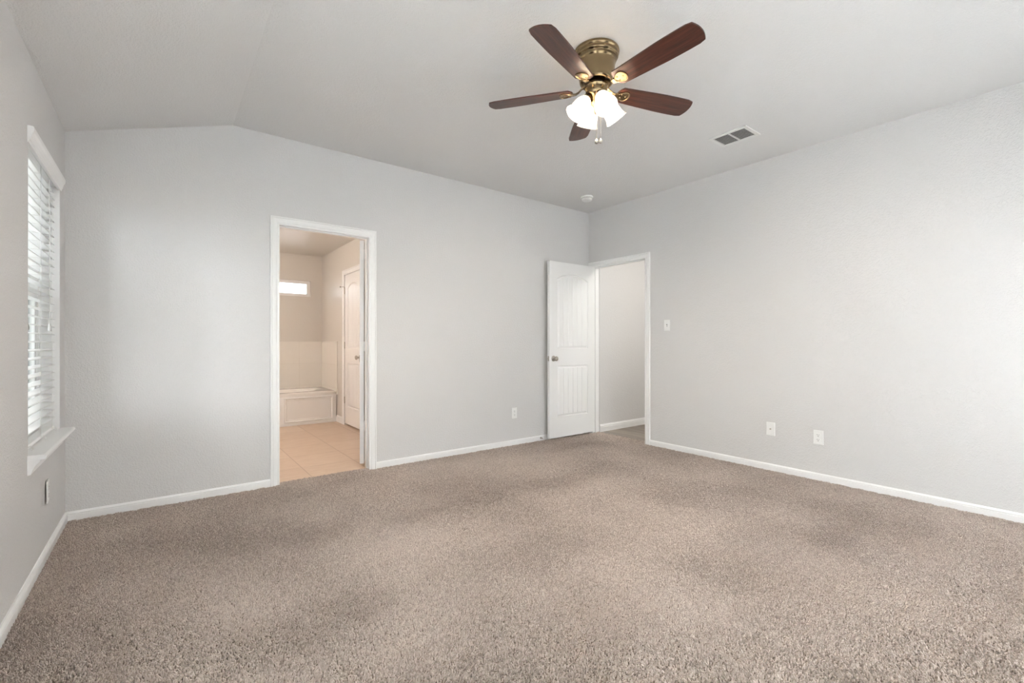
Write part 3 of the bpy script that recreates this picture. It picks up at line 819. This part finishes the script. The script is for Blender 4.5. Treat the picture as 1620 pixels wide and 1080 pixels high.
# wall plates.  local frame: x along the wall, -y out of the wall, z up
def plate_T(wall, a, z):
    if wall == 'back': return Matrix.Translation((a, D, z))
    if wall == 'right': return Matrix(((0,1,0,R),(-1,0,0,a),(0,0,1,z),(0,0,0,1)))
    return Matrix(((0,-1,0,L),(1,0,0,a),(0,0,1,z),(0,0,0,1)))
def cover(parent, w=0.0715, h=0.1165, y0=0.0, t=0.006):
    m = MB(); o = []
    a, b = w/2, h/2; e = 0.004
    prof = [(0.0, 0.0), (0.0015, 0.0), (t-0.0015, 0.001), (t, e)]
    vs = []
    for d, ins in prof: vs += [(-a+ins,-y0-d,-b+ins),(a-ins,-y0-d,-b+ins),(a-ins,-y0-d,b-ins),(-a+ins,-y0-d,b-ins)]
    fs = [(i*4+k, i*4+(k+1)%4, (i+1)*4+(k+1)%4, (i+1)*4+k) for i in range(3) for k in range(4)] + [(0,1,2,3),(12,13,14,15)]
    m.add(vs, fs)
    return m.build('cover_plate', M['plastic'], parent)
def screw(parent, z, y=0.006, x=0.0):
    return MB().lathe([(0,0.0012),(0.0022,0.001),(0.0032,0.0)], 12, Matrix.Translation((x,-y,z)) @ Matrix.Rotation(PI/2,4,'X')).box(-0.0026+x,0.0026+x,-y-0.0014,-y-0.0011,z-0.0004,z+0.0004).build('screw', M['vent'], parent)
def duplex(name, label, wall, a, z, y0=0.0, tilt=0.0, group=None):
    t = thing(name, label, 'outlet', (0,0,0), (0,0,0), group)
    t.matrix_world = plate_T(wall, a, z) @ Matrix.Rotation(tilt, 4, 'Z')
    cover(t, y0=y0); Y = y0+0.006
    for s in (-1, 1):
        zc = s*0.0195
        out = []
        for k in range(24):
            q = 2*PI*k/24; x, zz = 0.0172*math.cos(q), 0.0172*math.sin(q); zz = max(-0.0135, min(0.0135, zz)); out.append((x, zc+zz))
        r = MB().extrude(out, 'Y', -Y-0.0022, -Y+0.001).build('receptacle', M['plastic'], t)
        sm = MB(); yy = -Y-0.0025
        sm.box(-0.0075,-0.0050,yy,yy+0.001,zc-0.001,zc+0.008); sm.box(0.0050,0.0072,yy,yy+0.001,zc+0.0,zc+0.007)
        sm.extrude([(0.0030*math.cos(2*PI*k/10), zc-0.0075+0.0032*math.sin(2*PI*k/10)) for k in range(10)], 'Y', yy, yy+0.001)
        sm.build('slots', M['slot'], r)
    screw(t, 0.0, Y)
    return t
duplex('wall_outlet', 'white duplex outlet low on the back wall left of the open door', 'back', 3.0775, 0.343)
duplex('wall_outlet', 'white duplex outlet low on the right wall, right of the cable plate', 'right', 1.4525, 0.342)
o = duplex('wall_outlet', 'white outlet plate standing off the left wall under the window sill', 'left', 3.405, 0.333, 0.003, math.radians(3.5))
MB().box(-0.029,0.022,-0.004,-0.0008,-0.050,0.040).build('gap_shade', M['dark'], o)  # near-black slab in place of the shadow behind the lifted plate
# light switch
sw = thing('light_switch', 'white toggle light switch on the right wall beside the hallway doorway', 'light switch')
sw.matrix_world = plate_T('right', 2.863, 1.300)
cover(sw); screw(sw, 0.030); screw(sw, -0.030)
MB().box(-0.0052,0.0052,-0.0068,-0.0058,-0.0125,0.0125).build('switch_slot', M['slot'], sw)
MB().box(-0.0042,0.0042,-0.018,-0.004,-0.004,0.005, Matrix.Rotation(math.radians(22),4,'X'),0.0012).build('toggle', M['plastic'], sw)
# cable plate
cp = thing('cable_plate', 'white cable television wall plate with one round connector on the right wall', 'cable outlet')
cp.matrix_world = plate_T('right', 1.8215, 0.357)
cover(cp); screw(cp, 0.041); screw(cp, -0.041)
T = Matrix.Translation((0,-0.006,0)) @ Matrix.Rotation(PI/2,4,'X')
o = MB().lathe([(0,0.010),(0.0012,0.010),(0.0014,0.006),(0.0036,0.006),(0.0038,0.011),(0.0047,0.011),(0.0047,0.003)], 16, T).extrude([(0.0072*math.cos(PI/3*k), 0.0072*math.sin(PI/3*k)) for k in range(6)], 'Y', -0.009, -0.0055).build('coax_connector', M['nickel'], cp)
o['label'] = 'metal coaxial connector'
# spring door stop on the baseboard, under the door's free edge
ds = thing('door_stop', 'small spring door stop on the baseboard behind the open hallway door', 'door stop', (3.452, D-0.0135, 0.026))
Tst = Matrix.Rotation(PI/2,4,'X')
MB().lathe([(0,0.006),(0.009,0.006),(0.011,0.0),(0,0.0)], 18, Tst).build('mount', M['nickel'], ds)
pts = [(0.0055*math.cos(t_), -0.006-0.0022*t_/(2*PI)*1.0, 0.0055*math.sin(t_)) for t_ in np.linspace(0, 2*PI*16, 16*12)]
MB().tube(pts, 0.0011, 5).build('spring', M['nickel'], ds)
MB().lathe([(0,0.052),(0.007,0.051),(0.008,0.046),(0.008,0.040),(0.0,0.040)], 18, Tst).build('rubber_tip', M['plastic'], ds)

# ================================================================ BATHROOM
TY, TZ = 6.72, 0.428
tx0 = 0.34
tub = thing('bathtub', 'built in white bathtub with framed apron panel at the end of the bathroom', 'bathtub', (0,0,0))
# deck with an oval basin
n = 48; cx, cy2 = (tx0+BX)/2, (TY+BY)/2+0.01
def ring(rx, ry, z, p=2.6):
    out = []
    for k in range(n):
        q = 2*PI*k/n; c_, s_ = math.cos(q), math.sin(q)
        out.append((cx+rx*math.copysign(abs(c_)**(2/p), c_), cy2+ry*math.copysign(abs(s_)**(2/p), s_), z))
    return out
dk = MB()
rx0, ry0 = (BX-tx0)/2-0.0105, (BY-TY)/2-0.0105
def rect_ring(z, ins=0.0):
    out = []
    for k in range(n):
        q = 2*PI*k/n; c_, s_ = math.cos(q), math.sin(q)
        k_ = 1/max(abs(c_), abs(s_)); out.append((cx+(rx0-ins)*c_*k_, (TY+BY)/2+(ry0-ins)*s_*k_, z))
    return out
rings = [rect_ring(TZ-0.045), rect_ring(TZ-0.006), rect_ring(TZ,0.006), ring(0.64,0.275,TZ+0.002), ring(0.625,0.262,TZ-0.006), ring(0.60,0.245,TZ-0.06), ring(0.56,0.22,TZ-0.28), ring(0.50,0.18,TZ-0.34), ring(0.02,0.02,TZ-0.345)]
vs = [p for r in rings for p in r]
dk.add(vs, [(i*n+k, i*n+(k+1)%n, (i+1)*n+(k+1)%n, (i+1)*n+k) for i in range(len(rings)-1) for k in range(n)], True)
dk.build('tub_deck', M['tub'], tub)
MB().box(tx0+0.012, BX-0.012, TY+0.006, TY+0.03, -0.006, TZ-0.045).build('apron', M['trim'], tub)
# framed moulding on the apron
fm = MB(); fx0, fx1, fz0, fz1 = 1.297, 1.935, 0.035, 0.372
MO = [(0,0),(0,0.010),(0.006,0.014),(0.014,0.014),(0.020,0.006),(0.024,0.0015),(0.030,0.0015),(0.036,0.005),(0.042,0.001),(0.042,0)]
rows = []
for w, d in MO: rows.append([(fx0+w,TY+0.006-d,fz0+w),(fx1-w,TY+0.006-d,fz0+w),(fx1-w,TY+0.006-d,fz1-w),(fx0+w,TY+0.006-d,fz1-w)])
vs = [p for r in rows for p in r]
fm.add(vs, [(i*4+k, i*4+(k+1)%4, (i+1)*4+(k+1)%4, (i+1)*4+k) for i in range(len(MO)-1) for k in range(4)])
fm.build('apron_moulding', M['trim'], tub)
MB().box(tx0+0.012, BX-0.012, TY-0.006, TY+0.006, -0.006, 0.030).build('toe_strip', M['trim'], tub)
# tiled surround on two walls
sr = thing('tub_surround', 'pale tiled surround on the walls behind the bathtub', 'tile surround', (0,0,0))
MB().box(-0.2, BX-0.0105, BY-0.010, BY-0.0005, TZ-0.05, 1.132).build('back_panel', M['surround_x'], sr)
MB().box(BX-0.010, BX-0.0005, TY-0.02, BY-0.0005, TZ-0.05, 1.132).build('end_panel', M['surround_y'], sr)
MB().box(-0.2, tx0-0.001, BY-0.8, BY-0.0105, -0.006, TZ).build('tub_end_block', M['trim'], sr)

# vanity light on the bathroom's left wall (out of the picture) and hall ceiling lamp
vl = thing('vanity_light', 'three globe vanity light on the bathroom wall left of the doorway', 'wall lamp', (L, 5.6, 2.02))
MB().box(0,0.025,-0.32,0.32,-0.05,0.05,None,0.006).build('back_plate', M['nickel'], vl)
for yy in (-0.22, 0, 0.22):
    MB().tube([(0.02,yy,0),(0.08,yy,0)],0.012,12).build('lamp_arm', M['nickel'], vl)
    MB().sphere((0.13,yy,0), 0.055, 20, 12).build('globe', M['bath_lamp'], vl)
hl = thing('hall_light', 'round ceiling lamp in the hallway beyond the open door', 'ceiling lamp', (4.90, 2.55, 2.44))
MB().lathe([(0,0),(0.13,0),(0.135,-0.008),(0.13,-0.02),(0,-0.02)], 32).build('lamp_base', M['nickel'], hl)
MB().lathe([(0.12,-0.02),(0.118,-0.05),(0.09,-0.08),(0.05,-0.095),(0,-0.10)], 32).build('glass_bowl', M['hall_lamp'], hl)

# ================================================================ OUTSIDE (partly glimpsed between the slats, partly added to shape the daylight)
pw = MB().box(-3.05, L-0.16, -0.9, 9.0, -0.60, -0.455); structure(pw.build('bounce_walkway_floor', M['patio']))  # pale ground added to bounce neutral light onto the slats
ln = MB().box(-16, -3.05, -8.9, 20, -0.60, -0.46).box(-3.05, L-0.16, 9.0, 20, -0.60, -0.46).build('lawn', M['soil']); tag(ln, 'green lawn outside the left window', 'lawn', kind='stuff')
ln2 = MB().box(-2.5, 9, -9, B-0.16, -0.45, -0.06).build('bounce_patio_floor', M['patio']); structure(ln2)  # unseen pale ground added to bounce daylight up to the ceiling
fn = thing('garden_fence', 'weathered board fence across the lawn outside the left window', 'fence', (-3.0, 12.0, -0.455))
fb = MB()
for i in range(48): fb.box(-5+i*0.15, -5+i*0.15+0.14, -0.012, 0.012, 0, 1.85)
fb.build('boards', M['fence'], fn)
MB().box(-5,2.2,0.012,0.05,0.35,0.44).box(-5,2.2,0.012,0.05,1.4,1.49).build('rails', M['fence'], fn)
nh = thing('light_blocker', 'added unseen house block shading the left window from the bright sky', 'house', (-5.4, 5.6, -0.455))  # unseen house added to keep the bright sky off the blind
MB().box(-1.5,1.5,-4.5,4.2,0,4.3).build('blocker_wall', M['blocker'], nh)
MB().extrude([(-1.8,4.3),(1.8,4.3),(0,5.6)], 'Y', -5.3, 4.5).build('blocker_roof', M['fence'], nh)
structure(MB().extrude([(L-0.85,2.36),(L-0.16,2.40),(L-0.16,2.62),(L-0.85,2.42)], 'Y', B-0.9, BY+0.5).build('shading_eave', M['blocker']))  # unseen overhang added to cut the high sky light on the blind
def tree(name, label, x, y, hgt, r, seed):
    t = thing(name, label, 'tree', (x, y, -0.455))
    MB().tube([(0,0,0),(0.05,0.02,hgt*0.4),(0.0,0.05,hgt*0.75)], [0.14,0.10,0.05], 10).build('trunk', M['bark'], t)
    rr = random.Random(seed); cm = MB()
    for i in range(900):
        u_, v_ = rr.uniform(-1,1), rr.uniform(0, 2*PI); q = rr.random()**0.33
        s_ = math.sqrt(1-u_*u_)
        c = Vector((r*q*s_*math.cos(v_), r*q*s_*math.sin(v_), hgt*0.68 + r*0.85*q*u_))
        T = Matrix.Translation(c) @ Matrix.Rotation(rr.uniform(0,6.28),4,'Z') @ Matrix.Rotation(rr.uniform(-1.2,1.2),4,'X')
        k = rr.uniform(0.10,0.22)
        cm.add([(-k,0,0),(0,-k*0.5,0.02),(k,0,0),(0,k*0.5,0.02)], [(0,1,2,3)], False, T)
    cm.build('crown', M['leaf'], t)
tree('garden_tree', 'leafy green tree behind the fence outside the left window', -2.6, 14.5, 4.2, 1.7, 3)

# ================================================================ CARPET
def vnoise(x, y, cell, seed):
    r_ = np.random.default_rng(seed); N = 512
    gtab = r_.random((N, N)); u = x/cell+1000.3; w = y/cell+1000.7
    iu, iw = np.floor(u).astype(int), np.floor(w).astype(int); fu, fw = u-iu, w-iw
    fu = fu*fu*(3-2*fu); fw = fw*fw*(3-2*fw)
    G = lambda a_, b_: gtab[a_ % N, b_ % N]
    return (G(iu,iw)*(1-fu)+G(iu+1,iw)*fu)*(1-fw) + (G(iu,iw+1)*(1-fu)+G(iu+1,iw+1)*fu)*fw
SP = 0.0056
gx, gy = np.meshgrid(np.arange(L+0.016, R-0.012, SP), np.arange(B+0.016, D-0.012, SP))
px = gx.ravel()+rng.uniform(-.45,.45,gx.size)*SP; py = gy.ravel()+rng.uniform(-.45,.45,gx.size)*SP
ex, ey = np.meshgrid(np.arange(DO1[0]-0.002, DO1[1]+0.003, SP), np.arange(D-0.012, D+0.060, SP))
hx, hy = np.meshgrid(np.arange(R-0.012, R+0.105, SP), np.arange(DO2[0]-0.002, DO2[1]+0.003, SP))
px = np.r_[px, ex.ravel(), hx.ravel()]; py = np.r_[py, ey.ravel(), hy.ravel()]
# keep the part a camera here or a step aside can see
dep = px*math.sin(YAW)+py*math.cos(YAW); lat = px*math.cos(YAW)-py*math.sin(YAW)
keep = (dep > 0.75) & (np.abs(lat) < dep*1.14+0.7)
px, py = px[keep], py[keep]; N = len(px)
# pile direction: slow field (brushed and walked-on areas) plus tuft clumps
pit = vnoise(px, py, 0.0125, 21)*0.65 + vnoise(px, py, 0.0075, 22)*0.35
e = 0.004
cl = lambda X, Y: vnoise(X, Y, 0.018, 1)+0.6*vnoise(X, Y, 0.010, 2)
c0 = cl(px, py); dcx = (cl(px+e, py)-c0)/e; dcy = (cl(px, py+e)-c0)/e
big1 = vnoise(px, py, 0.55, 5)*2-1; big2 = vnoise(px, py, 0.30, 6)*2-1
q1 = vnoise(px*0.8+py*0.6, (py*0.8-px*0.6)*3.0, 0.42, 8)*2-1
lean = 0.0018
lx = -0.0008 + lean*(0.9*big1+0.6*q1) + 0.000075*dcx + rng.normal(0,0.0022,N)
ly = -0.0006 + lean*(0.9*big2-0.6*q1) + 0.000075*dcy + rng.normal(0,0.0022,N)
# trodden or brushed patches where the pile leans towards the camera side (+) or away from it (-)
for (qx, qy, ax_, ay_, am) in ((3.20,0.95,0.40,0.13,0.8),(3.30,0.68,0.30,0.12,0.7),(1.22,1.20,0.34,0.16,0.7),(0.35,1.95,0.45,0.16,0.8),(1.9,0.35,0.5,0.2,0.6),(2.3,1.5,0.55,0.22,-0.7),(1.0,2.3,0.6,0.25,-0.6),(2.6,2.7,0.8,0.18,0.6),(0.2,3.0,0.35,0.2,0.5)):
    wgt = am*np.exp(-((px-qx)/ax_)**2-((py-qy)/ay_)**2)
    lx = lx - 0.0042*wgt*qx/math.hypot(qx,qy); ly = ly - 0.0042*wgt*qy/math.hypot(qx,qy)
hgt = 0.0125 + 0.0075*(c0-0.8) + rng.uniform(-0.0016,0.0016,N)
edge = np.minimum.reduce([px-(L+0.013), D-0.013-py, np.where(py < DO2[0], R-0.013-px, 1)])
hgt = np.where((edge < 0.012) & (edge > -0.002), hgt*0.8, hgt)
hgt = hgt*np.where(pit < 0.35, 0.42, 1.0)*np.where(vnoise(px, py, 0.024, 31)*0.7+vnoise(px, py, 0.010, 32)*0.3 < 0.24, 0.5, 1.0)
P = np.empty((N, 4, 3), np.float32)
for k, t_ in enumerate((0.0, 0.38, 0.74, 1.0)):
    bend = t_**1.6
    P[:,k,0] = px + lx*bend + (rng.normal(0,0.0006,N) if 0 < k else 0)
    P[:,k,1] = py + ly*bend + (rng.normal(0,0.0006,N) if 0 < k else 0)
    P[:,k,2] = -0.013 + hgt*(t_ - 0.10*t_*t_)
cv = bpy.data.hair_curves.new('carpet')
cv.add_curves([4]*N)
cv.attributes['position'].data.foreach_set('vector', P.ravel())
ra = cv.attributes.get('radius') or cv.attributes.new('radius', 'FLOAT', 'POINT')
rad = np.tile(np.array([0.0016, 0.0020, 0.0021, 0.0013], np.float32), N)
ra.data.foreach_set('value', rad)
cv.materials.append(M['yarn'])
co = bpy.data.objects.new('carpet', cv); COL.objects.link(co)
tag(co, 'taupe cut pile carpet covering the bedroom floor', 'carpet', kind='stuff')
